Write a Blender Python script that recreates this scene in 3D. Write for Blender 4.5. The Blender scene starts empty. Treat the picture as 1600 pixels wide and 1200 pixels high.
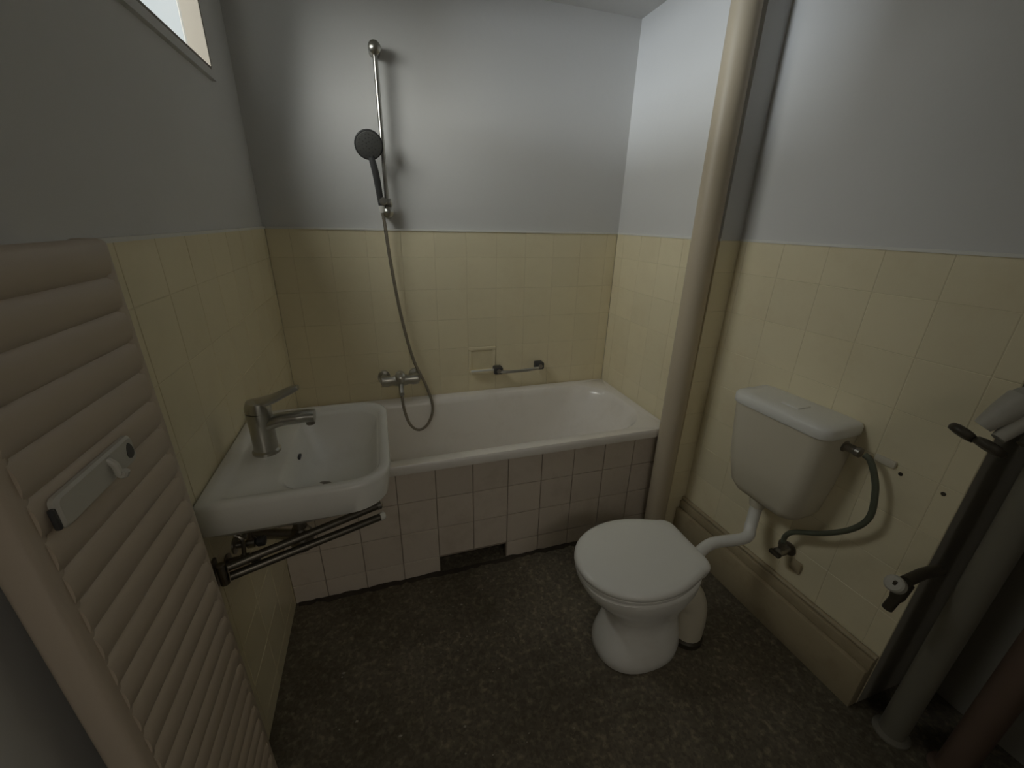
import bpy, bmesh, math, random
from mathutils import Vector, Matrix
random.seed(7)
PI = math.pi
S = bpy.context.scene
C = S.collection

# ------------------------------------------------------------------ camera, world, light, exposure
FPX, YAW, PITCH, ROLL = 636.66, 0.3146, 0.3785, 0.0247
CAM = Vector((0.43, -2.0116, 1.4283))
fw = Vector((math.sin(YAW)*math.cos(PITCH), math.cos(YAW)*math.cos(PITCH), -math.sin(PITCH)))
rt = Vector((math.cos(YAW), -math.sin(YAW), 0))
up = rt.cross(fw)
cr, sr = math.cos(ROLL), math.sin(ROLL)
rx = cr*rt + sr*up
uy = -sr*rt + cr*up
cd = bpy.data.cameras.new('camera')
cd.sensor_width = 36.0
cd.lens = FPX/1600*36.0
cd.clip_start = 0.02
cam = bpy.data.objects.new('camera', cd)
C.objects.link(cam)
M3 = Matrix((rx, uy, -fw)).transposed()
cam.matrix_world = Matrix.Translation(CAM) @ M3.to_4x4()
S.camera = cam

W = bpy.data.worlds.new('world')
S.world = W
W.use_nodes = True
W.node_tree.nodes['Background'].inputs[0].default_value = (0.90, 0.97, 0.98, 1)
W.node_tree.nodes['Background'].inputs[1].default_value = 0.34

# daylight falling into the light well outside the high window
ld = bpy.data.lights.new('daylight_light_well', 'AREA')
ld.shape = 'RECTANGLE'
ld.size, ld.size_y = 4.0, 4.0
ld.energy = 680
ld.color = (1.0, 0.98, 0.94)
lo = bpy.data.objects.new('daylight_light_well', ld)
C.objects.link(lo)
AIM = Vector((0.83, 0.30, -0.57)).normalized()      # direction the light travels through the window
lo.location = Vector((0.0, -0.65, 2.0))-AIM*2.8
lo.rotation_euler = AIM.to_track_quat('-Z', 'Y').to_euler()

# pale bright facade across the light well, level with the window
fd = bpy.data.lights.new('facade_daylight', 'AREA')
fd.shape = 'RECTANGLE'
fd.size, fd.size_y = 0.6, 0.6
fd.energy = 105
fd.color = (0.86, 0.91, 1.0)
fo_ = bpy.data.objects.new('facade_daylight', fd)
C.objects.link(fo_)
fo_.location = (-3.0, -1.25, 1.92)
fo_.rotation_euler = Vector((1.0, 0.15, 0.0)).to_track_quat('-Z', 'Z').to_euler()

# added fill light in the unseen hallway, lifts the bath front and floor
hd_ = bpy.data.lights.new('hallway_fill', 'AREA')
hd_.shape = 'RECTANGLE'
hd_.size, hd_.size_y = 0.9, 0.6
hd_.energy = 8.0
hd_.color = (1.0, 0.93, 0.82)
hl = bpy.data.objects.new('hallway_fill', hd_)
C.objects.link(hl)
hl.location = (0.7, -3.5, 2.24)

S.view_settings.view_transform = 'Standard'
S.view_settings.look = 'None'
S.view_settings.exposure = 0.0
S.view_settings.gamma = 1.0
S.view_settings.use_curve_mapping = False

# ------------------------------------------------------------------ materials
def nodes_of(name):
    m = bpy.data.materials.new(name)
    m.use_nodes = True
    nt = m.node_tree
    return m, nt, nt.nodes['Principled BSDF']

def mat(name, col, rough=0.5, metal=0.0, var=0.0, scale=6.0, bump=0.0, bscale=60.0, rvar=0.0, spec=0.5, dirt=None, dscale=3.0, damt=0.0):
    """plain principled with gentle noise variation, per-object variation, dirt blotches and fine relief"""
    m, nt, b = nodes_of(name)
    N, L = nt.nodes, nt.links
    b.inputs['Roughness'].default_value = rough
    b.inputs['Metallic'].default_value = metal
    b.inputs['Specular IOR Level'].default_value = spec
    tc = N.new('ShaderNodeTexCoord')
    gm = N.new('ShaderNodeNewGeometry')
    pos = gm.outputs['Position']
    nz = N.new('ShaderNodeTexNoise')
    nz.inputs['Scale'].default_value = scale
    nz.inputs['Detail'].default_value = 5
    L.new(pos, nz.inputs['Vector'])
    mix = N.new('ShaderNodeMix')
    mix.data_type = 'RGBA'
    mix.inputs[6].default_value = tuple(c*(1-var) for c in col)+(1,)
    mix.inputs[7].default_value = tuple(min(1, c*(1+var)) for c in col)+(1,)
    L.new(nz.outputs['Fac'], mix.inputs[0])
    out = mix.outputs[2]
    if rvar:
        oi = N.new('ShaderNodeObjectInfo')
        mr = N.new('ShaderNodeMapRange')
        mr.inputs[3].default_value = 1-rvar
        mr.inputs[4].default_value = 1+rvar
        L.new(oi.outputs['Random'], mr.inputs[0])
        hs = N.new('ShaderNodeHueSaturation')
        L.new(out, hs.inputs['Color'])
        L.new(mr.outputs[0], hs.inputs['Value'])
        out = hs.outputs['Color']
    if dirt:
        dn = N.new('ShaderNodeTexNoise')
        dn.inputs['Scale'].default_value = dscale
        dn.inputs['Detail'].default_value = 8
        dn.inputs['Roughness'].default_value = 0.7
        L.new(pos, dn.inputs['Vector'])
        rp = N.new('ShaderNodeValToRGB')
        rp.color_ramp.elements[0].position = 0.5
        rp.color_ramp.elements[1].position = 0.72
        rp.color_ramp.elements[1].color = (damt, damt, damt, 1)
        L.new(dn.outputs['Fac'], rp.inputs[0])
        m2 = N.new('ShaderNodeMix')
        m2.data_type = 'RGBA'
        m2.inputs[7].default_value = tuple(dirt)+(1,)
        L.new(out, m2.inputs[6])
        L.new(rp.outputs[0], m2.inputs[0])
        out = m2.outputs[2]
    L.new(out, b.inputs['Base Color'])
    if bump:
        bn = N.new('ShaderNodeTexNoise')
        bn.inputs['Scale'].default_value = bscale
        bn.inputs['Detail'].default_value = 4
        L.new(pos, bn.inputs['Vector'])
        bp = N.new('ShaderNodeBump')
        bp.inputs['Strength'].default_value = bump
        bp.inputs['Distance'].default_value = 0.004
        L.new(bn.outputs['Fac'], bp.inputs['Height'])
        L.new(bp.outputs[0], b.inputs['Normal'])
    return m

M = {}
M['plaster'] = mat('painted_plaster', (0.64, 0.633, 0.615), 0.75, var=0.03, scale=3, bump=0.15, bscale=45)
M['tile'] = mat('cream_glazed_tile', (0.79, 0.71, 0.495), 0.30, var=0.03, scale=9, rvar=0.025, dirt=(0.62, 0.50, 0.30), dscale=5, damt=0.25)
M['grout'] = mat('cream_grout', (0.71, 0.635, 0.435), 0.85, var=0.08, scale=30)
M['panel_tile'] = mat('pinkish_white_tile', (0.70, 0.62, 0.53), 0.30, var=0.03, scale=9, rvar=0.03, dirt=(0.40, 0.32, 0.24), dscale=7, damt=0.3)
M['panel_grout'] = mat('dirty_grout', (0.36, 0.30, 0.24), 0.9, var=0.1, scale=30)
M['enamel'] = mat('white_bath_enamel', (0.83, 0.79, 0.73), 0.22, var=0.02, scale=4, dirt=(0.55, 0.48, 0.38), dscale=6, damt=0.2)
M['ceramic'] = mat('white_ceramic', (0.82, 0.81, 0.76), 0.20, var=0.02, scale=4, dirt=(0.60, 0.55, 0.47), dscale=8, damt=0.2)
M['plastic'] = mat('white_plastic', (0.76, 0.75, 0.70), 0.32, var=0.02, scale=4)
M['cistern'] = mat('ivory_cistern_plastic', (0.64, 0.59, 0.47), 0.35, var=0.02, scale=4)
M['chrome'] = mat('chrome', (0.46, 0.45, 0.41), 0.28, metal=1.0, var=0.12, scale=40)
M['dullchrome'] = mat('tarnished_chrome', (0.30, 0.28, 0.25), 0.35, metal=1.0, var=0.3, scale=30)
M['black'] = mat('dark_plastic', (0.045, 0.045, 0.045), 0.45, var=0.1)
M['nozzle'] = mat('grey_rubber_nozzle', (0.10, 0.10, 0.095), 0.6)
M['hose'] = mat('metal_hose', (0.30, 0.27, 0.22), 0.4, metal=0.6, var=0.2, scale=80)
M['greenhose'] = mat('green_grey_hose', (0.10, 0.11, 0.075), 0.55, var=0.2, scale=40)
M['beige'] = mat('beige_gloss_paint', (0.50, 0.425, 0.31), 0.48, var=0.04, scale=5, bump=0.1, bscale=20)
M['radiator'] = mat('brownish_white_radiator', (0.50, 0.42, 0.33), 0.4, var=0.03)
M['trim'] = mat('white_bead', (0.74, 0.73, 0.68), 0.6, var=0.05, scale=20)
M['woodpaint'] = mat('old_beige_trim', (0.19, 0.165, 0.13), 0.5, var=0.06, scale=8)
M['skirt'] = mat('cream_skirting', (0.38, 0.315, 0.20), 0.45, var=0.1, scale=8, dirt=(0.25, 0.19, 0.11), dscale=10, damt=0.5)
M['dark'] = mat('cavity_dark_mortar', (0.05, 0.04, 0.03), 0.95, var=0.4, scale=20)
M['rust'] = mat('dark_valve_metal', (0.06, 0.05, 0.035), 0.5, metal=0.3, var=0.3, scale=60)
M['greypipe'] = mat('grey_painted_pipe', (0.20, 0.185, 0.145), 0.55, var=0.06, scale=9)
M['redpipe'] = mat('red_brown_painted_pipe', (0.17, 0.115, 0.085), 0.55, var=0.08, scale=9)
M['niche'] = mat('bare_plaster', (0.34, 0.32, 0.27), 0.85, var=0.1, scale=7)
M['crumb'] = mat('dusty_plaster', (0.36, 0.33, 0.27), 0.9)
M['oldmetal'] = mat('dark_stained_metal', (0.16, 0.145, 0.12), 0.38, metal=0.9, var=0.35, scale=50)
M['hookplastic'] = mat('greyed_white_plastic', (0.52, 0.50, 0.44), 0.4)
M['hall'] = mat('hall_paint', (0.66, 0.66, 0.64), 0.8)

def floor_material():
    m, nt, b = nodes_of('dark_worn_terrazzo')
    N, L = nt.nodes, nt.links
    gm = N.new('ShaderNodeNewGeometry')
    n1 = N.new('ShaderNodeTexNoise')
    n1.inputs['Scale'].default_value = 2.6
    n1.inputs['Detail'].default_value = 9
    n1.inputs['Roughness'].default_value = 0.72
    v = N.new('ShaderNodeTexVoronoi')
    v.inputs['Scale'].default_value = 120
    n2 = N.new('ShaderNodeTexNoise')
    n2.inputs['Scale'].default_value = 45
    n2.inputs['Detail'].default_value = 4
    for k in (n1, v, n2):
        L.new(gm.outputs['Position'], k.inputs['Vector'])
    r1 = N.new('ShaderNodeValToRGB')
    r1.color_ramp.elements[0].position = 0.33
    r1.color_ramp.elements[0].color = (0.100, 0.083, 0.054, 1)
    r1.color_ramp.elements[1].position = 0.70
    r1.color_ramp.elements[1].color = (0.22, 0.19, 0.14, 1)
    L.new(n1.outputs['Fac'], r1.inputs[0])
    r2 = N.new('ShaderNodeValToRGB')
    r2.color_ramp.elements[0].position = 0.52
    r2.color_ramp.elements[0].color = (0.80, 0.80, 0.80, 1)
    r2.color_ramp.elements[1].position = 0.75
    r2.color_ramp.elements[1].color = (1.6, 1.6, 1.55, 1)
    L.new(n2.outputs['Fac'], r2.inputs[0])
    hs = N.new('ShaderNodeSeparateColor')
    L.new(v.outputs['Color'], hs.inputs[0])
    mr = N.new('ShaderNodeMapRange')
    mr.inputs[3].default_value = 0.78
    mr.inputs[4].default_value = 1.22
    L.new(hs.outputs[0], mr.inputs[0])
    x1 = N.new('ShaderNodeMix')
    x1.data_type = 'RGBA'
    x1.blend_type = 'MULTIPLY'
    x1.inputs[0].default_value = 1
    L.new(r1.outputs[0], x1.inputs[6])
    L.new(r2.outputs[0], x1.inputs[7])
    x2 = N.new('ShaderNodeMix')
    x2.data_type = 'RGBA'
    x2.blend_type = 'MULTIPLY'
    x2.inputs[0].default_value = 1
    L.new(x1.outputs[2], x2.inputs[6])
    L.new(mr.outputs[0], x2.inputs[7])
    L.new(x2.outputs[2], b.inputs['Base Color'])
    b.inputs['Roughness'].default_value = 0.75
    bp = N.new('ShaderNodeBump')
    bp.inputs['Strength'].default_value = 0.3
    bp.inputs['Distance'].default_value = 0.003
    L.new(n2.outputs['Fac'], bp.inputs['Height'])
    L.new(bp.outputs[0], b.inputs['Normal'])
    return m
M['floor'] = floor_material()

def pane_material():
    m = bpy.data.materials.new('milky_window_glass')
    m.use_nodes = True
    nt = m.node_tree
    N, L = nt.nodes, nt.links
    N.remove(N['Principled BSDF'])
    tr = N.new('ShaderNodeBsdfTransparent')
    tr.inputs[0].default_value = (0.95, 0.97, 0.97, 1)
    tl = N.new('ShaderNodeBsdfTranslucent')
    tl.inputs[0].default_value = (0.85, 0.88, 0.88, 1)
    gl = N.new('ShaderNodeBsdfGlossy')
    gl.inputs['Roughness'].default_value = 0.1
    a = N.new('ShaderNodeMixShader')
    a.inputs[0].default_value = 0.05
    L.new(tr.outputs[0], a.inputs[1])
    L.new(tl.outputs[0], a.inputs[2])
    b = N.new('ShaderNodeMixShader')
    b.inputs[0].default_value = 0.04
    L.new(a.outputs[0], b.inputs[1])
    L.new(gl.outputs[0], b.inputs[2])
    L.new(b.outputs[0], N['Material Output'].inputs[0])
    return m
M['pane'] = pane_material()

# ------------------------------------------------------------------ mesh helpers
class MB:
    def __init__(s):
        s.v, s.f = [], []
    def add(s, vs, fs):
        o = len(s.v)
        s.v += [tuple(p) for p in vs]
        s.f += [tuple(i+o for i in f) for f in fs]
        return s
    def box(s, a, b):
        (x0, y0, z0), (x1, y1, z1) = a, b
        return s.add([(x0,y0,z0),(x1,y0,z0),(x1,y1,z0),(x0,y1,z0),(x0,y0,z1),(x1,y0,z1),(x1,y1,z1),(x0,y1,z1)],
                     [(3,2,1,0),(4,5,6,7),(0,1,5,4),(1,2,6,5),(2,3,7,6),(3,0,4,7)])
    def bbox(s, a, b, r=0.005, seg=2):
        bm = bmesh.new()
        t = MB().box(a, b)
        vs = [bm.verts.new(p) for p in t.v]
        for f in t.f:
            bm.faces.new([vs[i] for i in f])
        bmesh.ops.bevel(bm, geom=bm.edges[:], offset=r, segments=seg, profile=0.5, affect='EDGES')
        bm.verts.index_update()
        s.add([v.co[:] for v in bm.verts], [[v.index for v in f.verts] for f in bm.faces])
        bm.free()
        return s
    def loft(s, rings, cap0=True, cap1=True):
        n = len(rings[0])
        vs = [p for r in rings for p in r]
        fs = []
        for k in range(len(rings)-1):
            for i in range(n):
                j = (i+1) % n
                fs.append((k*n+i, k*n+j, (k+1)*n+j, (k+1)*n+i))
        if cap0:
            fs.append(tuple(reversed(range(n))))
        if cap1:
            fs.append(tuple((len(rings)-1)*n+i for i in range(n)))
        return s.add(vs, fs)
    def tube(s, pts, r, n=12, caps=True, sq=None):
        pts = [Vector(p) for p in pts]
        rs = r if isinstance(r, (list, tuple)) else [r]*len(pts)
        rings = []
        prev = None
        for i, p in enumerate(pts):
            t = (pts[min(i+1, len(pts)-1)]-pts[max(i-1, 0)]).normalized()
            if prev is None:
                a = Vector((0,0,1)) if abs(t.z) < 0.9 else Vector((1,0,0))
                u = (a-t*a.dot(t)).normalized()
            else:
                u = (prev-t*prev.dot(t)).normalized()
            prev = u
            w = t.cross(u)
            k = sq or (1, 1)
            rings.append([p+u*(rs[i]*k[0]*math.cos(2*PI*q/n))+w*(rs[i]*k[1]*math.sin(2*PI*q/n)) for q in range(n)])
        return s.loft(rings, caps, caps)
    def lathe(s, base, axis, prof, n=20):
        """prof: list of (distance along axis, radius)"""
        base, ax = Vector(base), Vector(axis).normalized()
        return s.tube_prof(base, ax, prof, n)
    def tube_prof(s, base, ax, prof, n):
        a = Vector((0,0,1)) if abs(ax.z) < 0.9 else Vector((1,0,0))
        u = (a-ax*a.dot(ax)).normalized()
        w = ax.cross(u)
        rings = [[base+ax*d+u*(r*math.cos(2*PI*q/n))+w*(r*math.sin(2*PI*q/n)) for q in range(n)] for d, r in prof]
        return s.loft(rings)
    def build(s, name, m, parent=None, smooth=35):
        me = bpy.data.meshes.new(name)
        me.from_pydata(s.v, [], s.f)
        bm = bmesh.new()
        bm.from_mesh(me)
        bmesh.ops.recalc_face_normals(bm, faces=bm.faces[:])
        bm.to_mesh(me)
        bm.free()
        me.materials.append(M[m])
        if smooth:
            for p in me.polygons:
                p.use_smooth = True
            me.set_sharp_from_angle(angle=math.radians(smooth))
        o = bpy.data.objects.new(name, me)
        C.objects.link(o)
        if parent is not None:
            o.parent = parent
        return o

def rrect(x0, x1, y0, y1, z, r, k=6):
    """rounded rectangle ring, 4*(k+1) points; r may be one radius or four (x1y1, x0y1, x0y0, x1y0)"""
    if not isinstance(r, (list, tuple)):
        r = [r]*4
    pts = []
    for (sx, sy, a0), q in zip(((1,1,0), (-1,1,90), (-1,-1,180), (1,-1,270)), r):
        cx = (x1-q) if sx > 0 else (x0+q)
        cy = (y1-q) if sy > 0 else (y0+q)
        for i in range(k+1):
            a = math.radians(a0+90*i/k)
            pts.append((cx+q*math.cos(a), cy+q*math.sin(a), z))
    return pts

def spline(pts, n=8):
    P = [Vector(p) for p in pts]
    P = [2*P[0]-P[1]]+P+[2*P[-1]-P[-2]]
    o = []
    for i in range(1, len(P)-2):
        for k in range(n):
            t = k/n
            a, b, c, d = P[i-1:i+3]
            o.append(0.5*((2*b)+(c-a)*t+(2*a-5*b+4*c-d)*t*t+(3*b-a-3*c+d)*t**3))
    o.append(P[-2])
    return o

def thing(name, label, cat, loc=(0,0,0), rz=0.0, group=None):
    o = bpy.data.objects.new(name, None)
    o.empty_display_size = 0.05
    C.objects.link(o)
    o.location = loc
    o.rotation_euler = (0, 0, rz)
    return tag(o, label, cat, group)

def tag(o, label, cat, group=None):
    o['label'] = label
    o['category'] = cat
    if group:
        o['group'] = group
    return o

def struct(o, label=None):
    o['kind'] = 'structure'
    if label:
        o['label'] = label
    return o

# ------------------------------------------------------------------ room dimensions (metres; back wall y=0, left wall x=0)
WX = 1.648        # right side of the bath alcove
YS = -0.72        # where the alcove pier ends
ZC = 2.284        # ceiling
ZT = 1.382        # top of the tiling
TT = 0.007        # tile thickness
RA = math.radians(2.9)
RO = (1.742, YS, 0.0)          # right wall frame: local x = out of the wall, local y = towards the door
RROT = PI+RA
SE = 0.83         # right wall length to its outer corner

def place(o, loc, rz):
    o.location = loc
    o.rotation_euler = (0, 0, rz)
    return o

# floor and ceiling
struct(MB().box((-0.1, -2.7, -0.05), (2.25, 0.0, 0.0)).build('floor', 'floor', smooth=0), 'dark worn mottled floor')
struct(MB().box((-0.1, -2.7, ZC), (2.25, 0.1, ZC+0.05)).build('ceiling', 'plaster', smooth=0), 'white plaster ceiling')

# back wall (local x out of the wall = -y, local y = +x)
wb = struct(place(MB().box((-0.1, -0.1, 0.0), (-TT, WX+0.4, ZC)).build('wall_back', 'plaster', smooth=0), (0,0,0), -PI/2), 'back wall, cream tiles below and white plaster above')
wba = MB().box((-TT, 0.0, 0.0), (-0.0012, WX, ZT-0.0005)).build('grout_bed', 'grout', wb, 0)
# left wall with a high window opening
WY0, WY1, WZ0, WZ1 = -1.02, -0.287, 1.835, 2.20
ml = MB()
ml.box((-0.052, -2.7, 0), (-TT, 0.05, WZ0))
ml.box((-0.052, -2.7, WZ1), (-TT, 0.05, ZC))
ml.box((-0.052, WY1, WZ0), (-TT, 0.05, WZ1))
ml.box((-0.052, -2.7, WZ0), (-TT, WY0, WZ1))
wl = struct(ml.build('wall_left', 'plaster', smooth=0), 'left wall with a high window, tiled below')
YL = -1.50        # end of the tiling on the left wall
MB().box((-TT, YL, 0.0), (-0.0012, 0.0, ZT-0.0005)).build('grout_bed', 'grout', wl, 0)
# alcove wall and pier on the right
wr = struct(place(MB().box((-0.3, -0.05, 0.0), (-TT, -YS-TT-0.004, ZC)).build('wall_alcove', 'plaster', smooth=0), (WX,0,0), PI), 'right wall of the bath alcove ending in a pier')
MB().box((-TT, 0.0, 0.0), (-0.0012, -YS-0.0012, ZT-0.0005)).build('grout_bed', 'grout', wr, 0)
pe = struct(place(MB().box((-0.05, 0.0, 0.0), (-TT, 0.12, ZC)).build('wall_pier', 'plaster', smooth=0), (WX+TT, YS, 0), -PI/2), 'narrow end face of the pier beside the bath')
MB().box((-TT, -TT+0.0012, 0.0), (-0.0012, 0.12, ZT-0.0005)).build('grout_bed', 'grout', pe, 0)
# right wall
wf = struct(place(MB().box((-0.1, -0.05, 0.0), (-TT, SE, ZC)).build('wall_right', 'plaster', smooth=0), RO, RROT), 'right wall behind the toilet, cream tiles below white plaster')
MB().box((-TT, 0.0, 0.0), (-0.0012, SE, ZT-0.0005)).build('grout_bed', 'grout', wf, 0)
# niche beyond the outer corner, and the walls behind the camera
ex, ey = RO[0]+SE*math.sin(RA), RO[1]-SE*math.cos(RA)
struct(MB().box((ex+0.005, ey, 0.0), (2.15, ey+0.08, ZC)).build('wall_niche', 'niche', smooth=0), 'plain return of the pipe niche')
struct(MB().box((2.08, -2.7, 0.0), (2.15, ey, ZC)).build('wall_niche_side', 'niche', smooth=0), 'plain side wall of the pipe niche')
fwm = MB()
fwm.box((-0.1, -2.75, 0.0), (0.22, -2.65, ZC))
fwm.box((1.10, -2.75, 0.0), (2.2, -2.65, ZC))
fwm.box((0.22, -2.75, 2.02), (1.10, -2.65, ZC))
struct(fwm.build('wall_front', 'hall', smooth=0), 'plain wall with the open doorway on the entrance side')
hm = MB()
hm.box((-0.6, -4.3, -0.05), (2.2, -2.7, 0.0))
hm.box((-0.6, -4.3, ZC), (2.2, -2.7, ZC+0.05))
hm.box((-0.65, -4.3, 0.0), (-0.6, -2.7, ZC))
hm.box((2.2, -4.3, 0.0), (2.25, -2.7, ZC))
hm.box((-0.65, -4.35, 0.0), (2.25, -4.3, ZC))
hm.box((-0.65, -2.75, 0.0), (-0.1, -2.70, ZC))
struct(hm.build('wall_hallway', 'hall', smooth=0), 'plain hallway walls beyond the doorway')

# ------------------------------------------------------------------ tiles
_tc = {}
def tile_mesh(w, h, m):
    key = (round(w, 4), round(h, 4), m)
    if key not in _tc:
        c = 0.0012
        v = []
        for x, i in ((-TT, 0.0), (-c, 0.0), (0.0, c)):
            v += [(x, i, i), (x, w-i, i), (x, w-i, h-i), (x, i, h-i)]
        f = [(8, 9, 10, 11)]
        for k in (0, 4):
            for i in range(4):
                j = (i+1) % 4
                f.append((k+i, k+j, k+4+j, k+4+i))
        me = bpy.data.meshes.new('tile')
        me.from_pydata(v, [], f)
        me.materials.append(M[m])
        _tc[key] = me
    return _tc[key]

def tiles(parent, ys, zs, m='tile', gap=0.0013, skip=None):
    for a, b in zip(ys[:-1], ys[1:]):
        for c, d in zip(zs[:-1], zs[1:]):
            if skip and skip((a+b)/2, (c+d)/2):
                continue
            w, h = b-a-gap, d-c-gap
            if w < 0.008 or h < 0.008:
                continue
            o = bpy.data.objects.new('tile', tile_mesh(w, h, m))
            C.objects.link(o)
            o.parent = parent
            o.location = (random.uniform(-0.0004, 0.0), a+gap/2, c+gap/2)

def cuts(lo, hi, ref, step=0.15):
    k = math.ceil((lo-ref)/step-1e-6)
    o = [lo]
    x = ref+k*step
    while x < hi-1e-6:
        if x > lo+1e-6:
            o.append(x)
        x += step
    o.append(hi)
    return o

ZROW = cuts(0.0, ZT, 0.066)
ZROWB = [z for z in cuts(0.366, ZT, 0.066)]
soap_cell = lambda y, z: 0.839 < y < 0.989 and 0.666 < z < 0.816
tiles(wb, cuts(0.0, WX, 0.689), ZROWB, skip=soap_cell)
tiles(wl, cuts(YL, 0.0, -0.05), ZROW)
tiles(wr, cuts(0.0, -YS, 0.07), ZROW)
tiles(pe, [0.0-TT, 0.094], ZROW)
tiles(wf, cuts(0.0, SE, 0.18), ZROW)

# white paint bead along the top of the tiling
struct(MB().box((0.0, -0.004, ZT-0.002), (WX, TT, ZT+0.006)).build('trim_back', 'trim', smooth=0))
struct(MB().box((-TT, YL, ZT-0.002), (0.004, 0.0, ZT+0.006)).build('trim_left', 'trim', smooth=0))
struct(place(MB().box((-TT, 0.0, ZT-0.002), (0.003, SE, ZT+0.006)).build('trim_right', 'trim', smooth=0), RO, RROT))
struct(MB().box((WX-0.003, YS, ZT-0.002), (WX+TT, 0.0, ZT+0.006)).build('trim_alcove', 'trim', smooth=0))

# stepped skirting on the right wall
sk = struct(place(MB().bbox((0.0, 0.0, 0.0), (0.042, SE, 0.165), 0.004).build('baseboard_right', 'skirt'), RO, RROT), 'stepped cream skirting along the right wall')
MB().bbox((0.0, 0.0, 0.165), (0.026, SE, 0.205), 0.004).build('upper_board', 'skirt', sk)
MB().tube([(0.010, 0.0, 0.214), (0.010, SE, 0.214)], 0.009, 10).build('bead', 'skirt', sk)

# door casing on the left wall past the radiator
struct(MB().bbox((-TT, -2.0, 0.0), (0.02, YL-0.004, 2.05), 0.004).build('trim_door', 'plaster'), 'grey white door casing beside the radiator')

# high window in the left wall
wn = struct(MB().box((-0.052, WY0, WZ0-0.001), (-0.0, WY1, WZ0+0.012)).build('window_1', 'woodpaint', smooth=0), 'high interior window near the ceiling')
for nm, a, b in (('jamb', (-0.052, WY1-0.010, WZ0+0.012), (0.002, WY1+0.001, WZ1)),
                 ('jamb', (-0.052, WY0-0.001, WZ0+0.012), (0.002, WY0+0.010, WZ1)),
                 ('head', (-0.052, WY0+0.010, WZ1-0.012), (0.002, WY1-0.010, WZ1+0.001)),
                 ('sill_trim', (-TT, WY0-0.03, WZ0-0.024), (0.006, WY1+0.004, WZ0-0.001))):
    MB().box(a, b).build(nm, 'plaster' if nm == 'sill_trim' else 'woodpaint', wn, 0)
MB().box((-0.050, WY0+0.010, WZ0+0.012), (-0.046, WY1-0.010, WZ1-0.012)).build('pane', 'pane', wn, 0)

# ------------------------------------------------------------------ bath
YT = -0.640
bt = thing('bathtub', 'white enamelled bathtub built in along the tiled back wall', 'bathtub', (0.82, -0.33, 0.0))
bx, by = 0.82, -0.33
R = []
def br(x0, x1, y0, y1, z, r):
    R.append(rrect(x0-bx, x1-bx, y0-by, y1-by, z, r, 10))
e = 0.003
br(e, WX-e, -0.658, -e, 0.535, 0.006)
br(e, WX-e, -0.660, -e, 0.562, 0.010)
br(e+.006, WX-e-.006, -0.654, -e-.006, 0.572, 0.014)
br(0.05, WX-0.052, -0.612, -0.058, 0.572, [0.20, 0.16, 0.16, 0.20])
br(0.056, WX-0.060, -0.604, -0.066, 0.566, [0.20, 0.16, 0.16, 0.20])
br(0.066, WX-0.075, -0.595, -0.075, 0.540, [0.20, 0.16, 0.16, 0.20])
br(0.10, WX-0.18, -0.575, -0.092, 0.36, [0.19, 0.15, 0.15, 0.19])
br(0.14, WX-0.30, -0.553, -0.112, 0.21, [0.17, 0.14, 0.14, 0.17])
br(0.18, WX-0.36, -0.525, -0.14, 0.165, [0.14, 0.12, 0.12, 0.14])
br(0.24, WX-0.44, -0.47, -0.20, 0.150, [0.10, 0.09, 0.09, 0.10])
MB().loft(R, False, True).build('tub_shell', 'enamel', bt, 50)
MB().lathe((0.34-bx, -0.335-by, 0.1505), (0,0,1), [(0, .030), (.003, .030), (.004, .024), (.002, .020), (.002, .002)]).build('drain', 'chrome', bt)

# tiled panel in front of the bath, with the gap left by missing tiles at the floor
VX0, VX1, VZ = 0.571, 0.868, 0.078
mp = MB()
mp.box((-0.03, 0.0, VZ), (-TT, WX, 0.534))
mp.box((-0.03, 0.0, 0.0), (-TT, VX0, VZ))
mp.box((-0.03, VX1, 0.0), (-TT, WX, VZ))
bp = place(mp.build('front_panel', 'panel_grout', bt, 0), (-bx, YT-by, 0), -PI/2)
bp['label'] = 'pinkish white tiled front panel with a dark gap at the floor'
tiles(bp, cuts(0.0, WX, 0.1197), [0.0, VZ+0.012, 0.24, 0.39, 0.534], 'panel_tile', 0.003, skip=lambda y, z: VX0 < y < VX1 and z < VZ)
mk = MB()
mk.box((VX0-0.1, -0.56, 0.0), (VX1+0.1, -0.50, 0.12))  # near-black block, the cavity's darkness is put into its colour
struct(mk.build('wall_under_bath', 'dark', smooth=0), 'near black block for the dark cavity in the gap under the bath')
# mortar edge along the foot of the panel
rg = random.Random(3)
mo = MB()
vs, fs = [], []
nx = 70
for i in range(nx+1):
    x = 0.01+(1.52)*i/nx
    dpt = 0.010+0.016*rg.random()
    hh = 0.004+0.007*rg.random()
    if VX0 < x < VX1:
        hh *= 0.5
    vs += [(x, YT-0.001, 0.0005), (x, YT-0.001, hh), (x, YT-dpt*0.5, hh*0.7), (x, YT-dpt, 0.0005)]
for i in range(nx):
    for k in range(3):
        a = i*4+k
        fs.append((a, a+4, a+5, a+1))
mo.add(vs, fs)
struct(mo.build('trim_mortar', 'dark', smooth=60), 'dark crumbling mortar line at the foot of the bath panel')

# ------------------------------------------------------------------ waste stack in the corner
PX, PY, PR = 1.597, -0.709, 0.046
st = thing('waste_pipe', 'thick beige painted vertical waste pipe at the foot end of the bath', 'pipe', (PX, PY, 0.0))
MB().tube([(0, 0, 0), (-0.010, 0.012, ZC)], PR, 32).build('pipe', 'beige', st, 60)
MB().lathe((0,0,0.0), (0,0,1), [(0, PR+.008), (.05, PR+.008), (.058, PR+.002)], 32).build('collar', 'beige', st)

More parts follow.
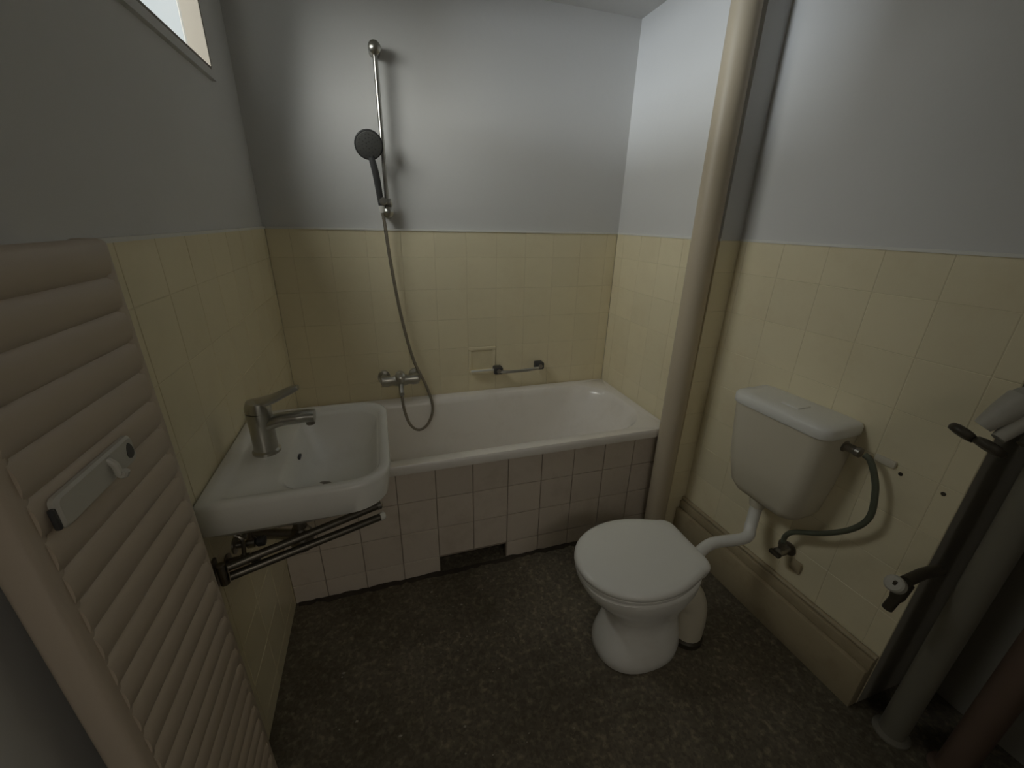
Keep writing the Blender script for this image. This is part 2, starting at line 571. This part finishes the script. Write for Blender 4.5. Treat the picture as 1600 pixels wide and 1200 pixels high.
# ------------------------------------------------------------------ shower rail, handset, hose, mixer
sr_ = thing('shower_rail', 'chrome vertical shower rail on the white wall above the bath', 'shower rail', (0.492, 0.0, 1.45))
RY = -0.042
MB().tube([(0, RY, 0.0), (0, RY, 0.573)], 0.0095, 16).build('rail_tube', 'chrome', sr_)
for z0, s in ((0.575, 1), (0.005, -1)):
    b_ = MB().lathe((0, TT-0.001, z0), (0, -1, 0), [(0, .020), (.006, .022), (.022, .020), (.044, .024), (.062, .023), (.072, .014), (.075, .002)], 24).build('wall_bracket', 'chrome', sr_)
sl = MB().lathe((-0.035, RY, 0.042), (1, 0, 0), [(0, .012), (.004, .014), (.022, .014), (.024, .016), (.05, .017), (.056, .012)], 20).build('slider', 'chrome', sr_)
MB().lathe((-0.020, RY-0.006, 0.036), (0.05, -0.30, 0.12), [(0, .013), (.012, .014), (.030, .016), (.034, .013)], 18).build('handset_holder', 'chrome', sl)

hs_ = thing('hand_shower', 'dark round hand shower with black handle hanging on the chrome rail', 'shower head', (0.463, -0.075, 1.50))
tip = Vector((-0.022, -0.030, 0.20))
# handle
hp = spline([(0.004, 0.014, -0.02), (0.0, 0.008, 0.03), (-0.006, -0.001, 0.09), (-0.013, -0.006, 0.130), (-0.019, -0.008, 0.155)], 6)
MB().tube(hp, [0.0115+0.002*math.sin(i/len(hp)*PI) for i in range(len(hp))], 16).build('handle', 'black', hs_)
MB().lathe((0.007, 0.018, -0.048), (-0.10, -0.12, 1.0), [(0, .009), (.01, .0115), (.03, .0115), (.032, .010)], 16).build('hose_nut', 'plastic', hs_)
nrm = Vector((0.10, -0.92, -0.36)).normalized()
hc = Vector((-0.024, -0.018, 0.197))
hd = MB().lathe(hc+nrm*-0.016, nrm, [(0, .020), (.004, .044), (.012, .0535), (.020, .0545), (.024, .052)], 40).build('head', 'black', hs_)
MB().lathe(hc+nrm*0.0075, nrm, [(0, .049), (.0025, .048), (.003, .046)], 40).build('spray_plate', 'nozzle', hd)
mz = MB()
for ring, cnt in ((0.012, 6), (0.026, 12), (0.039, 18)):
    for k in range(cnt):
        a = 2*PI*k/cnt
        u_ = Vector((0,0,1))
        u_ = (u_-nrm*u_.dot(nrm)).normalized()
        w_ = nrm.cross(u_)
        mz.lathe(hc+nrm*0.010+u_*ring*math.cos(a)+w_*ring*math.sin(a), nrm, [(0, .002), (.002, .0014)], 6)
nz_ = mz.build('nozzles', 'black', hd)
nz_['kind'] = 'stuff'

hz = spline([(0.470, -0.057, 1.452), (0.4735, -0.055, 1.42), (0.488, -0.055, 1.22), (0.516, -0.058, 0.985), (0.555, -0.066, 0.79), (0.605, -0.080, 0.660),
             (0.630, -0.085, 0.565), (0.628, -0.085, 0.500), (0.598, -0.085, 0.437), (0.553, -0.085, 0.417), (0.513, -0.083, 0.455), (0.491, -0.078, 0.54), (0.485, -0.070, 0.628)], 10)
mh = MB().tube(hz, [0.0068+0.0008*(i % 2) for i in range(len(hz))], 12)
ho = thing('shower_hose', 'ribbed metal shower hose hanging from the hand shower to the bath mixer', 'hose', (0.485, -0.070, 0.628))
mh.v = [(p[0]-0.485, p[1]+0.070, p[2]-0.628) for p in mh.v]
mh.build('hose_tube', 'hose', ho, 60)
MB().lathe((0, 0, -0.012), (0, 0, 1), [(0, .009), (.004, .0105), (.026, .0105)], 14).build('nut', 'chrome', ho)

mx = thing('bath_mixer', 'chrome wall mounted bath mixer tap above the bathtub rim', 'tap', (0.485, 0.0, 0.690))
mx.scale = (1.04, 1.0, 1.22)
MB().lathe((-0.088, -0.062, 0.0), (1, 0, 0), [(0, .010), (.004, .020), (.03, .022), (.05, .019), (.07, .024), (.106, .024), (.126, .019), (.146, .022), (.172, .020), (.176, .010)], 24).build('body', 'chrome', mx)
for sx in (-0.072, 0.072):
    MB().lathe((sx, 0.0, 0.0), (0, -1, 0), [(0, .030), (.008, .029), (.012, .016), (.04, .016), (.042, .021), (.060, .021)], 20).build('wall_union', 'chrome', mx)
hnd = MB().lathe((0.0, -0.070, 0.006), (0, -0.55, 0.83), [(0, .021), (.02, .023), (.030, .021), (.036, .012)], 20).build('lever_cap', 'chrome', mx)
MB().tube([(0, -0.090, 0.034), (0, -0.120, 0.044), (0, -0.150, 0.046)], [0.008, 0.007, 0.006], 10, sq=(0.7, 1.4)).build('lever', 'chrome', hnd)
MB().tube(spline([(0.0, -0.070, -0.015), (0.0, -0.090, -0.028), (0.0, -0.115, -0.045)], 4), 0.012, 14).build('spout', 'chrome', mx)
MB().lathe((0.0, -0.068, -0.050), (0, 0, 1), [(0, .010), (.03, .011)], 14).build('hose_outlet', 'chrome', mx)

# ------------------------------------------------------------------ soap dish tile and grab rail
sd = thing('soap_dish', 'cream ceramic soap dish set into the tiled wall above the bath', 'soap dish', (0.914, 0.0, 0.668))
x0, x1, z0, z1 = -0.073, 0.073, 0.0, 0.146
fr = MB()
for a, b in (((x0, -0.004, z0), (x1, TT, 0.022)), ((x0, -0.004, z1-0.018), (x1, TT, z1)), ((x0, -0.004, 0.022), (x0+0.016, TT, z1-0.018)), ((x1-0.016, -0.004, 0.022), (x1, TT, z1-0.018))):
    fr.bbox(a, b, 0.003)
fr.build('rim', 'tile', sd)
cv = MB()
cv.loft([rrect(x0+0.014, x1-0.014, 0.018, z1-0.016, 0, 0.02, 5)[i:i+1][0] and [(p[0], yy, p[1]) for p in rrect(x0+0.014+sh, x1-0.014-sh, 0.018+sh, z1-0.016-sh, 0, 0.02, 5)] for i, (yy, sh) in enumerate(((0.0, 0.0), (0.003, 0.004), (0.0055, 0.014)))], False, True)
cv.build('hollow', 'tile', sd)
MB().bbox((x0+0.006, -0.034, 0.006), (x1-0.006, 0.0, 0.022), 0.005).build('tray', 'tile', sd)
MB().bbox((x0+0.006, -0.036, 0.020), (x1-0.006, -0.029, 0.031), 0.003).build('tray_lip', 'trim', sd)

gr = thing('grab_rail', 'short chrome grab rail with dark square ends above the bath', 'grab rail', (1.112, 0.0, 0.692))
gx = 0.118
MB().tube(spline([(-gx, -0.040, -0.008), (-gx+0.03, -0.050, -0.010), (0, -0.054, -0.010), (gx-0.03, -0.050, -0.006), (gx, -0.040, -0.002)], 6), 0.0085, 14).build('bar', 'chrome', gr)
for sx, dz in ((-1, -0.006), (1, 0.002)):
    e_ = MB().bbox((sx*gx-0.024, -0.050, dz-0.018), (sx*gx+0.024, 0.0, dz+0.022), 0.008, 3).build('end_mount', 'black', gr)
    MB().lathe((sx*gx, -0.050, dz+0.002), (0, -1, 0), [(0, .012), (.003, .012), (.004, .009)], 16).build('cap', 'dullchrome', e_)

# ------------------------------------------------------------------ wash basin on the left wall
ZB = 0.845
ws = thing('washbasin', 'white ceramic washbasin on the left wall between bathtub and radiator', 'washbasin', (0.0, -0.885, ZB))
oy = 0.885
Y0, Y1 = -1.140+oy, -0.640+oy
R = []
def wr_(x0, x1, y0, y1, z, r):
    R.append(rrect(x0, x1, y0, y1, z, r, 8))
wr_(0.02, 0.24, Y0+.10, Y1-.10, -0.135, [.08, .02, .02, .08])
wr_(0.012, 0.30, Y0+.06, Y1-.06, -0.128, [.10, .02, .02, .10])
wr_(0.006, 0.380, Y0+.020, Y1-.020, -0.092, [.10, .012, .012, .10])
wr_(0.001, 0.404, Y0+.005, Y1-.005, -0.080, [.09, .008, .008, .09])
wr_(0.001, 0.414, Y0, Y1, -0.012, [.09, .008, .008, .09])
wr_(0.003, 0.413, Y0+.003, Y1-.003, -0.003, [.09, .010, .010, .09])
wr_(0.008, 0.408, Y0+.010, Y1-.010, 0.0, [.085, .012, .012, .085])
wr_(0.030, 0.393, Y0+.026, Y1-.026, -0.001, [.075, .030, .030, .075])
wr_(0.040, 0.388, Y0+.033, Y1-.033, -0.008, [.072, .035, .035, .072])
wr_(0.048, 0.385, Y0+.038, Y1-.038, -0.013, [.070, .040, .040, .070])
wr_(0.148, 0.383, Y0+.042, Y1-.042, -0.014, [.070, .060, .060, .070])
wr_(0.158, 0.379, Y0+.048, Y1-.048, -0.020, [.068, .060, .060, .068])
wr_(0.176, 0.362, Y0+.070, Y1-.070, -0.075, [.065, .060, .060, .065])
wr_(0.196, 0.335, Y0+.105, Y1-.105, -0.112, [.055, .055, .055, .055])
wr_(0.230, 0.300, Y0+.17, Y1-.17, -0.122, [.03, .03, .03, .03])
MB().loft(R, True, True).build('bowl', 'ceramic', ws, 50)
MB().lathe((0.225, -0.06, -0.1215), (0,0,1), [(0, .026), (.003, .027), (.004, .022), (.001, .017), (.001, .002)], 24).build('drain', 'dullchrome', ws)
MB().bbox((0.1655, -0.012, -0.052), (0.1735, 0.012, -0.044), 0.002).build('overflow_slot', 'black', ws)
# faucet
fc = thing('basin_faucet', 'chrome single lever faucet standing on the washbasin', 'tap', (0.096, -0.893, ZB-0.0135))
fc.scale = (1.12, 1.12, 1.10)
MB().lathe((0,0,0), (0,0,1), [(0, .031), (.006, .031), (.010, .0265), (.07, .0260), (.095, .0275), (.108, .027)], 24).build('body', 'chrome', fc)
MB().tube(spline([(0.0, 0, 0.070), (0.04, 0, 0.082), (0.085, 0, 0.085), (0.118, 0, 0.084)], 5), [0.020]*6+[0.019]*5+[0.018]*5, 16, sq=(0.85, 1.1)).build('spout', 'chrome', fc)
MB().lathe((0.106, 0, 0.062), (0,0,1), [(0, .010), (.012, .011), (.018, .010)], 16).build('aerator', 'dullchrome', fc)
lv = MB().lathe((0, 0, 0.110), (0.12, 0, 1), [(0, .0275), (.012, .0275), (.024, .024), (.029, .012)], 24).build('lever_cap', 'chrome', fc)
MB().tube([(0.0, 0, 0.128), (0.035, 0, 0.138), (0.080, 0, 0.158), (0.092, 0, 0.162)], [0.018, 0.015, 0.012, 0.008], 12, sq=(0.7, 1.3)).build('lever', 'chrome', lv)
# trap
tp = thing('basin_trap', 'dark tarnished bottle trap under the washbasin', 'trap', (0.11, -0.95, 0.50))
MB().lathe((0.04, 0, 0.105), (0,0,1), [(0, .014), (.002, .016), (.10, .016), (.102, .014)], 16).build('tailpipe', 'dullchrome', tp)
MB().lathe((0.04, 0, 0.03), (0,0,1), [(0, .012), (.008, .028), (.03, .032), (.055, .032), (.068, .024), (.078, .020)], 24).build('bottle', 'dullchrome', tp)
MB().tube(spline([(0.02, 0, 0.085), (-0.04, 0.015, 0.09), (-0.109, 0.03, 0.09)], 4), 0.0155, 14).build('outlet_pipe', 'dullchrome', tp)
MB().lathe((-0.1095, 0.03, 0.09), (1, 0, 0), [(0, .034), (.004, .034), (.012, .018)], 20).build('rosette', 'chrome', tp)
# supply valves
for yy, lb in ((-1.050, 'small dark angle valve under the washbasin, on the radiator side'), (-0.990, 'small dark angle valve under the washbasin, on the bathtub side')):
    a_ = thing('angle_valve', lb, 'valve', (0.0, yy, 0.615), 0, 'angle valves under the washbasin')
    MB().lathe((0, 0, 0), (1, 0, 0), [(0, .022), (.004, .022), (.006, .010), (.03, .010), (.032, .014), (.05, .014)], 16).build('valve_body', 'dullchrome', a_)
    MB().lathe((0.05, 0, 0), (1, 0, 0), [(0, .006), (.006, .014), (.022, .014), (.024, .010)], 12).build('knob', 'black', a_)
    MB().tube(spline([(0.04, 0, 0.01), (0.045, 0, 0.06), (0.03, 0.005, 0.075)], 5), 0.005, 8).build('riser', 'dullchrome', a_)
# swivel towel rail
tr = thing('towel_rail', 'old two armed swivel towel rail on the wall under the washbasin', 'towel rail', (0.0, -1.128, 0.645))
MB().bbox((0.0, -0.022, -0.030), (0.008, 0.022, 0.040), 0.003).build('wall_plate', 'dullchrome', tr)
MB().lathe((0.020, 0, -0.026), (0,0,1), [(0, .007), (.002, .010), (.058, .010), (.060, .007)], 14).build('pivot', 'dullchrome', tr)
for zz, ang in ((-0.010, 19.5), (0.018, 22.0)):
    a = math.radians(ang)
    d = Vector((math.cos(a), math.sin(a), 0))
    p0 = Vector((0.020, 0, zz))
    ar = MB().tube([p0+d*0.012, p0+d*0.20, p0+d*0.375], 0.0105, 14).build('arm', 'oldmetal', tr)
    MB().lathe(p0+d*0.372, d, [(0, .0120), (.010, .0125), (.015, .008)], 14).build('end_cap', 'plastic' if zz < 0 else 'dullchrome', ar)

# ------------------------------------------------------------------ towel radiator on the left wall
RX, RY0, RY1, RZ0, RZ1 = 0.072, -1.578, -1.276, 0.13, 1.395
ra = thing('towel_radiator', 'tall ribbed beige towel radiator on the left wall next to the washbasin', 'radiator', (0.0, -1.45, RZ0))
for yy in (RY0+0.016, RY1-0.016):
    MB().bbox((RX-0.030, yy-0.016+1.45, 0.0), (RX+0.007, yy+0.016+1.45, RZ1-RZ0), 0.009, 3).build('upright', 'radiator', ra)
pitch = 0.0462
k = 0
tube_me = None
z = RZ1-RZ0-0.026
while z > 0.02:
    if tube_me is None:
        n = 16
        rings = []
        for yy, q in ((RY0+1.470, 1.0), (RY1+1.430, 1.0)):
            rings.append([(0.0105*q*math.cos(2*PI*i/n), yy, 0.0262*q*math.sin(2*PI*i/n)) for i in range(n)])
        o = MB().loft(rings).build('tube', 'radiator', ra, 60)
        tube_me = o.data
    else:
        o = bpy.data.objects.new('tube', tube_me)
        C.objects.link(o)
        o.parent = ra
    o.location = (RX, 0, z)
    z -= pitch
for zz in (0.16, 1.09):
    for yy in (RY0+1.45+0.022, RY1+1.45-0.022):
        MB().lathe((0.0, yy, zz), (1, 0, 0), [(0, .020), (.006, .020), (.010, .011), (.05, .011)], 14).build('wall_bracket', 'radiator', ra)
# white holder clipped to the radiator
hk = thing('towel_hook', 'white plastic hook strip with dark teardrop hole clipped on the radiator', 'hook', (RX+0.0105, -1.468, 1.132))
st_ = MB()
rg_ = [rrect(-0.070, 0.070, -0.022, 0.022, 0, 0.006, 4)]
sec = []
for xx, sh in ((0.0, 0.0), (0.005, 0.0), (0.008, 0.003)):
    sec.append([(xx, p[0], p[1]) for p in rrect(-0.074+sh, 0.074-sh, -0.019+sh, 0.019-sh, 0, 0.007, 4)])
MB().loft(sec).build('strip', 'hookplastic', hk)
dr = []
for i in range(24):
    a = 2*PI*i/24
    rr = 0.0075
    yv = rr*math.sin(a)*(0.55+0.45*math.cos((a-PI)/2)**2 if False else 1.0)
    zv = rr*1.0*math.cos(a)
    if zv > 0:
        zv *= 1.9
        yv *= (1-0.35*(zv/(rr*1.9))**2)
    dr.append((yv, zv))
MB().loft([[(xx, p[0]+0.061, p[1]-0.003) for p in dr] for xx in (0.0075, 0.0086)]).build('teardrop_hole', 'black', hk)
MB().bbox((0.0, -0.079, -0.016), (0.006, -0.0735, 0.010), 0.002).build('end_shadow', 'black', hk)  # black piece painting the shadow at the strip's left end
MB().tube(spline([(0.006, 0.018, 0.012), (0.012, 0.018, 0.004), (0.014, 0.018, -0.010), (0.018, 0.018, -0.012), (0.021, 0.018, -0.006)], 4), 0.0045, 10).build('hook_arm', 'hookplastic', hk)

# ------------------------------------------------------------------ toilet
TX, TY = 1.20, -1.158
to = thing('toilet', 'white floor standing toilet with closed lid in front of the skirting', 'toilet', (TX, TY, 0.0))
def ell(cx, hx, hy, z, p=2.3, back=None, n=40):
    o = []
    for i in range(n):
        a = 2*PI*i/n
        c, s = math.cos(a), math.sin(a)
        x = cx+hx*math.copysign(abs(c)**(2/p), c)
        y = hy*math.copysign(abs(s)**(2/p), s)
        if back is not None:
            x = min(x, back)
        o.append((x, y, z))
    return o
rings = [ell(0.005, .150, .112, 0.0), ell(0.003, .156, .118, 0.012), ell(0.003, .158, .120, 0.045), ell(0.005, .150, .112, 0.09), ell(0.008, .134, .098, 0.15),
         ell(0.010, .130, .096, 0.19), ell(0.004, .142, .110, 0.235), ell(-0.012, .172, .132, 0.285), ell(-0.028, .200, .150, 0.335), ell(-0.036, .210, .157, 0.370),
         ell(-0.038, .211, .158, 0.388), ell(-0.038, .205, .152, 0.394), ell(-0.045, .150, .110, 0.394), ell(-0.045, .135, .098, 0.36), ell(-0.03, .09, .07, 0.28)]
MB().loft(rings).build('bowl', 'ceramic', to, 50)
# rear spud joining the flush pipe and the rear outlet
MB().lathe((0.12, 0.0, 0.345), (1, 0, 0.05), [(0, .045), (.03, .040), (.055, .034), (.07, .032)], 20).build('inlet_spud', 'ceramic', to)
ol = MB().tube(spline([(0.08, -0.005, 0.25), (0.15, -0.015, 0.235), (0.193, -0.028, 0.18), (0.203, -0.034, 0.11), (0.204, -0.034, 0.03)], 5), [0.056]*10+[0.054]*11, 20).build('outlet', 'cistern', to, 60)
MB().lathe((0.204, -0.034, 0.0), (0, 0, 1), [(0, .060), (.020, .060), (.030, .050), (.032, .040)], 24).build('outlet_shadow_ring', 'rust', ol)  # dark ring standing in for the shadow under the outlet
def lid_outline(inset, z, n=28):
    """D-shaped: round towards the room, straight at the hinges"""
    xb, xm, xf, hw, hb = 0.160-inset, -0.045, -0.258+inset, 0.166-inset, 0.120-inset
    o = []
    rc = min(0.042, hb*0.6)
    # back corner (y>0) to front and round to back corner (y<0)
    m_ = 7
    side = []
    for i in range(m_):
        t = i/(m_-1)
        a = PI/2*t
        side.append((xb-rc+rc*math.cos(a), hb-rc+0.004+rc*math.sin(a)))
    for i in range(1, 7):
        t = i/7
        x = (xb-rc)+(xm-(xb-rc))*t
        side.append((x, hb+0.004+(hw-hb-0.004)*math.sin(PI/2*t)))
    fr_ = []
    for i in range(n+1):
        a = PI/2+PI*i/n
        c = math.cos(a)
        fr_.append((xm+(xm-xf)*math.copysign(abs(c)**0.92, c) if abs(c) > 1e-9 else xm, hw*math.sin(a)))
    pts = side+fr_+[(x, -y) for x, y in reversed(side)]
    return [(x, y, z) for x, y in pts]
MB().loft([lid_outline(0.010, 0.394), lid_outline(0.004, 0.398), lid_outline(0.003, 0.408), lid_outline(0.008, 0.412)]).build('seat', 'plastic', to)
MB().loft([lid_outline(0.004, 0.412), lid_outline(0.0, 0.415), lid_outline(0.0, 0.426), lid_outline(0.004, 0.433), lid_outline(0.012, 0.4375), lid_outline(0.03, 0.440), lid_outline(0.06, 0.4412), lid_outline(0.088, 0.4415)]).build('lid', 'plastic', to, 60)
for yy in (-0.075, 0.075):
    MB().tube([(0.148, yy-0.018, 0.412), (0.148, yy+0.018, 0.412)], 0.013, 14).build('hinge', 'plastic', to)

# ------------------------------------------------------------------ cistern on the right wall (local x = out of wall, local y = along wall)
def rw(n, s, z):
    return Vector((RO[0]-n*math.cos(RA)+s*math.sin(RA), RO[1]-n*math.sin(RA)-s*math.cos(RA), z))
CS = 0.42
ci = thing('cistern', 'ivory plastic toilet cistern hung low on the cream tiled wall', 'cistern', rw(0, CS, 0.51), RROT)
def cr_(n1, s0, s1, z, r):
    return rrect(0.002, n1, s0-CS, s1-CS, z-0.51, [r, 0.006, 0.006, r], 8)
MB().loft([cr_(0.095, 0.320, 0.505, 0.508, .04), cr_(0.118, 0.295, 0.530, 0.520, .05), cr_(0.134, 0.278, 0.546, 0.55, .05), cr_(0.148, 0.262, 0.562, 0.66, .045),
           cr_(0.156, 0.254, 0.572, 0.79, .04), cr_(0.160, 0.250, 0.576, 0.858, .04)]).build('tank', 'cistern', ci, 50)
MB().loft([cr_(0.164, 0.246, 0.580, 0.858, .04), cr_(0.166, 0.244, 0.582, 0.862, .042), cr_(0.166, 0.244, 0.582, 0.886, .042), cr_(0.160, 0.250, 0.576, 0.894, .04), cr_(0.13, 0.28, 0.547, 0.897, .03)]).build('tank_lid', 'plastic', ci, 50)
MB().bbox((0.05, -0.03, 0.384), (0.11, 0.03, 0.3915), 0.003).build('flush_button', 'plastic', ci)
MB().lathe((0.05, 0.138, 0.315), (0, 1, 0), [(0, .018), (.018, .018), (.020, .013), (.046, .013), (.048, .015), (.060, .015)], 18).build('inlet_nut', 'dullchrome', ci)
MB().lathe((0.075, -0.03, -0.035), (0, 0, 1), [(0, .026), (.02, .030), (.034, .030)], 20).build('outlet_nut', 'cistern', ci)

# flush pipe
fp = [rw(0.075, CS-0.03, 0.498), rw(0.078, CS-0.03, 0.45)]
e0 = Vector((TX+0.195, TY, 0.350))
fp = spline([rw(0.075, CS-0.03, 0.478), rw(0.077, CS-0.03, 0.440), rw(0.092, CS-0.02, 0.392), rw(0.135, CS-0.0, 0.366), Vector((1.50, TY+0.03, 0.358)), e0], 6)
fo = thing('flush_pipe', 'white bent flush pipe running from the cistern to the toilet', 'pipe', tuple(e0))
MB().tube([p-e0 for p in fp], 0.0205, 18).build('pipe', 'plastic', fo, 60)
MB().lathe((0.012, 0, 0), (-1, 0, 0), [(0, .028), (.012, .033), (.034, .036), (.036, .028)], 20).build('rubber_sleeve', 'plastic', fo)

# supply hose and stop valve
wv = thing('stop_valve', 'small tarnished stop valve on the tiles below the cistern', 'valve', rw(0, 0.498, 0.345), RROT)
MB().lathe((0, 0, 0), (1, 0, 0), [(0, .026), (.004, .026), (.007, .012), (.03, .012), (.033, .017), (.062, .017), (.066, .010)], 18).build('valve_body', 'dullchrome', wv)
MB().lathe((0.048, 0, 0.010), (0, 0, 1), [(0, .010), (.02, .010), (.022, .013), (.034, .013)], 14).build('hose_nut', 'dullchrome', wv)
MB().bbox((0.064, -0.020, -0.007), (0.080, 0.020, 0.007), 0.003).build('handle', 'rust', wv)
MB().bbox((0.0, 0.024, -0.062), (0.012, 0.060, -0.020), 0.004).build('wall_flange', 'skirt', wv)
hb = rw(0.048, 0.498, 0.385)
pts = [hb, rw(0.048, 0.50, 0.42), rw(0.05, 0.525, 0.457), rw(0.05, 0.60, 0.515), rw(0.05, 0.665, 0.585), rw(0.052, 0.695, 0.655), rw(0.052, 0.685, 0.735), rw(0.05, 0.665, 0.785), rw(0.05, 0.645, 0.817), rw(0.05, 0.628, 0.825)]
so = thing('supply_hose', 'thin green grey supply hose looping from the stop valve to the cistern', 'hose', tuple(hb))
MB().tube([p-hb for p in spline(pts, 8)], 0.0085, 12).build('hose_tube', 'greenhose', so, 60)

# leftover plugs in the tiles
for s_, z_, lb in ((0.700, 0.795, 'dark empty plug hole in the tiles beside the small pale bracket'), (0.795, 0.795, 'dark empty plug hole in the tiles next to the wall corner')):
    w_ = thing('wall_plug', lb, 'wall plug', rw(0, s_, z_), RROT, 'empty plug holes in the right wall')
    MB().lathe((-0.004, 0, 0), (1, 0, 0), [(0, .0055), (.0052, .0055), (.0056, .0045)], 12).build('plug', 'rust', w_)
MB_ = thing('pipe_bracket', 'small pale bracket on the wall between the cistern and a plug hole', 'bracket', rw(0, 0.655, 0.815), RROT)
MB().bbox((0.0, -0.022, -0.012), (0.010, 0.030, 0.010), 0.003).build('plate', 'cistern', MB_)

# ------------------------------------------------------------------ niche pipes and water valves at the right
NX = 1.80
spec = [('grey painted vertical water pipe in the niche next to the tiled wall', 'greypipe', 1.800, -1.640, 0.032, 1.10),
        ('red brown vertical pipe in the niche between two grey pipes', 'redpipe', 1.850, -1.757, 0.034, 1.00),
        ('grey vertical pipe in the niche next to the red brown pipe', 'greypipe', 1.815, -1.875, 0.026, ZC)]
for lab, m_, x_, y_, r_, h_ in spec:
    p_ = thing('water_pipe', lab, 'pipe', (x_, y_, 0.0))
    MB().tube([(0, 0, 0), (0, 0, h_)], r_, 20).build('pipe', m_, p_, 60)
    MB().lathe((0, 0, 0), (0, 0, 1), [(0, r_+.014), (.006, r_+.014), (.012, r_+.002)], 20).build('floor_rosette', m_, p_)

def wheel(parent, c, ax, rad):
    w = MB().lathe(c, ax, [(0, rad*0.55), (.003, rad*0.9), (.008, rad), (.014, rad), (.019, rad*0.9), (.021, rad*0.4)], 24).build('hand_wheel', 'rust', parent)
    return w
vv = thing('water_valve', 'pale valve body with two dark oval hand wheels on the water pipes', 'valve', (1.66, -1.59, 1.03))
M['valve'] = mat('pale_grey_valve', (0.42, 0.40, 0.34), 0.5, var=0.1, scale=30)
MB().tube([(0.108, -0.045, 0.060), (0.06, -0.030, 0.070), (0.01, -0.006, 0.078)], [0.022, 0.026, 0.030], 18).build('body', 'valve', vv)
MB().tube([(0.022, -0.006, 0.080), (0.0, 0.004, 0.050), (-0.018, 0.018, 0.012)], [0.028, 0.024, 0.016], 16).build('neck', 'valve', vv)
MB().tube([(0.040, -0.020, 0.070), (0.015, -0.018, 0.030), (-0.012, -0.010, -0.004)], [0.024, 0.018, 0.012], 16).build('neck', 'valve', vv)
MB().tube([(0.045, -0.050, 0.062), (0.022, -0.046, 0.020), (0.0, -0.040, -0.004)], [0.012, 0.010, 0.008], 12).build('side_spindle', 'rust', vv)
wheel(vv, (-0.020, 0.036, -0.004), (-0.45, 0.25, -0.85), 0.026)
wheel(vv, (-0.020, -0.012, -0.014), (-0.45, 0.20, -0.85), 0.028)
dv = thing('drain_tap', 'pale knobbed tap with dark spout low on the wall corner', 'tap', (1.642, -1.575, 0.578))
MB().tube([(0.12, -0.005, 0.03), (0.06, 0, 0.028), (0.0, 0, 0.02)], 0.014, 14).build('stem', 'rust', dv)
kb = MB().lathe((-0.012, 0.004, 0.004), (-0.75, 0.1, 0.5), [(0, .014), (.006, .022), (.022, .022), (.026, .018)], 20).build('knob', 'valve', dv)
MB().bbox((-0.036, 0.000, 0.014), (-0.024, 0.008, 0.026), 0.002).build('slot', 'rust', kb)
MB().tube(spline([(0.01, 0, 0.012), (-0.004, 0, -0.03), (-0.012, 0.004, -0.075)], 4), [0.016]*5+[0.012]*4, 14).build('spout', 'rust', dv)

# ------------------------------------------------------------------ crumbs of plaster on the floor
deb = MB()
rg = random.Random(11)
for i in range(60):
    x, y = rg.uniform(0.12, 1.0), rg.uniform(-1.5, -0.70)
    if rg.random() < 0.3:
        x, y = rg.gauss(0.60, 0.10), rg.gauss(-0.93, 0.06)
    s_ = rg.choice((0.001, 0.0015, 0.002, 0.002, 0.0035))
    a = rg.uniform(0, PI)
    v = [Vector((s_*1.8*math.cos(a+t)*q, s_*1.2*math.sin(a+t), 0)) for t, q in ((0, 1), (1.8, .8), (3.4, 1.2), (4.9, .9))]
    o = Vector((x, y, 0.0006))
    deb.add([o+p for p in v]+[o+p*0.6+Vector((0, 0, s_*0.8)) for p in v], [(0,1,5,4), (1,2,6,5), (2,3,7,6), (3,0,4,7), (4,5,6,7)])
db = deb.build('plaster_crumbs', 'crumb', smooth=0)
tag(db, 'pale plaster crumbs scattered on the dark floor before the bath', 'debris')
db['kind'] = 'stuff'
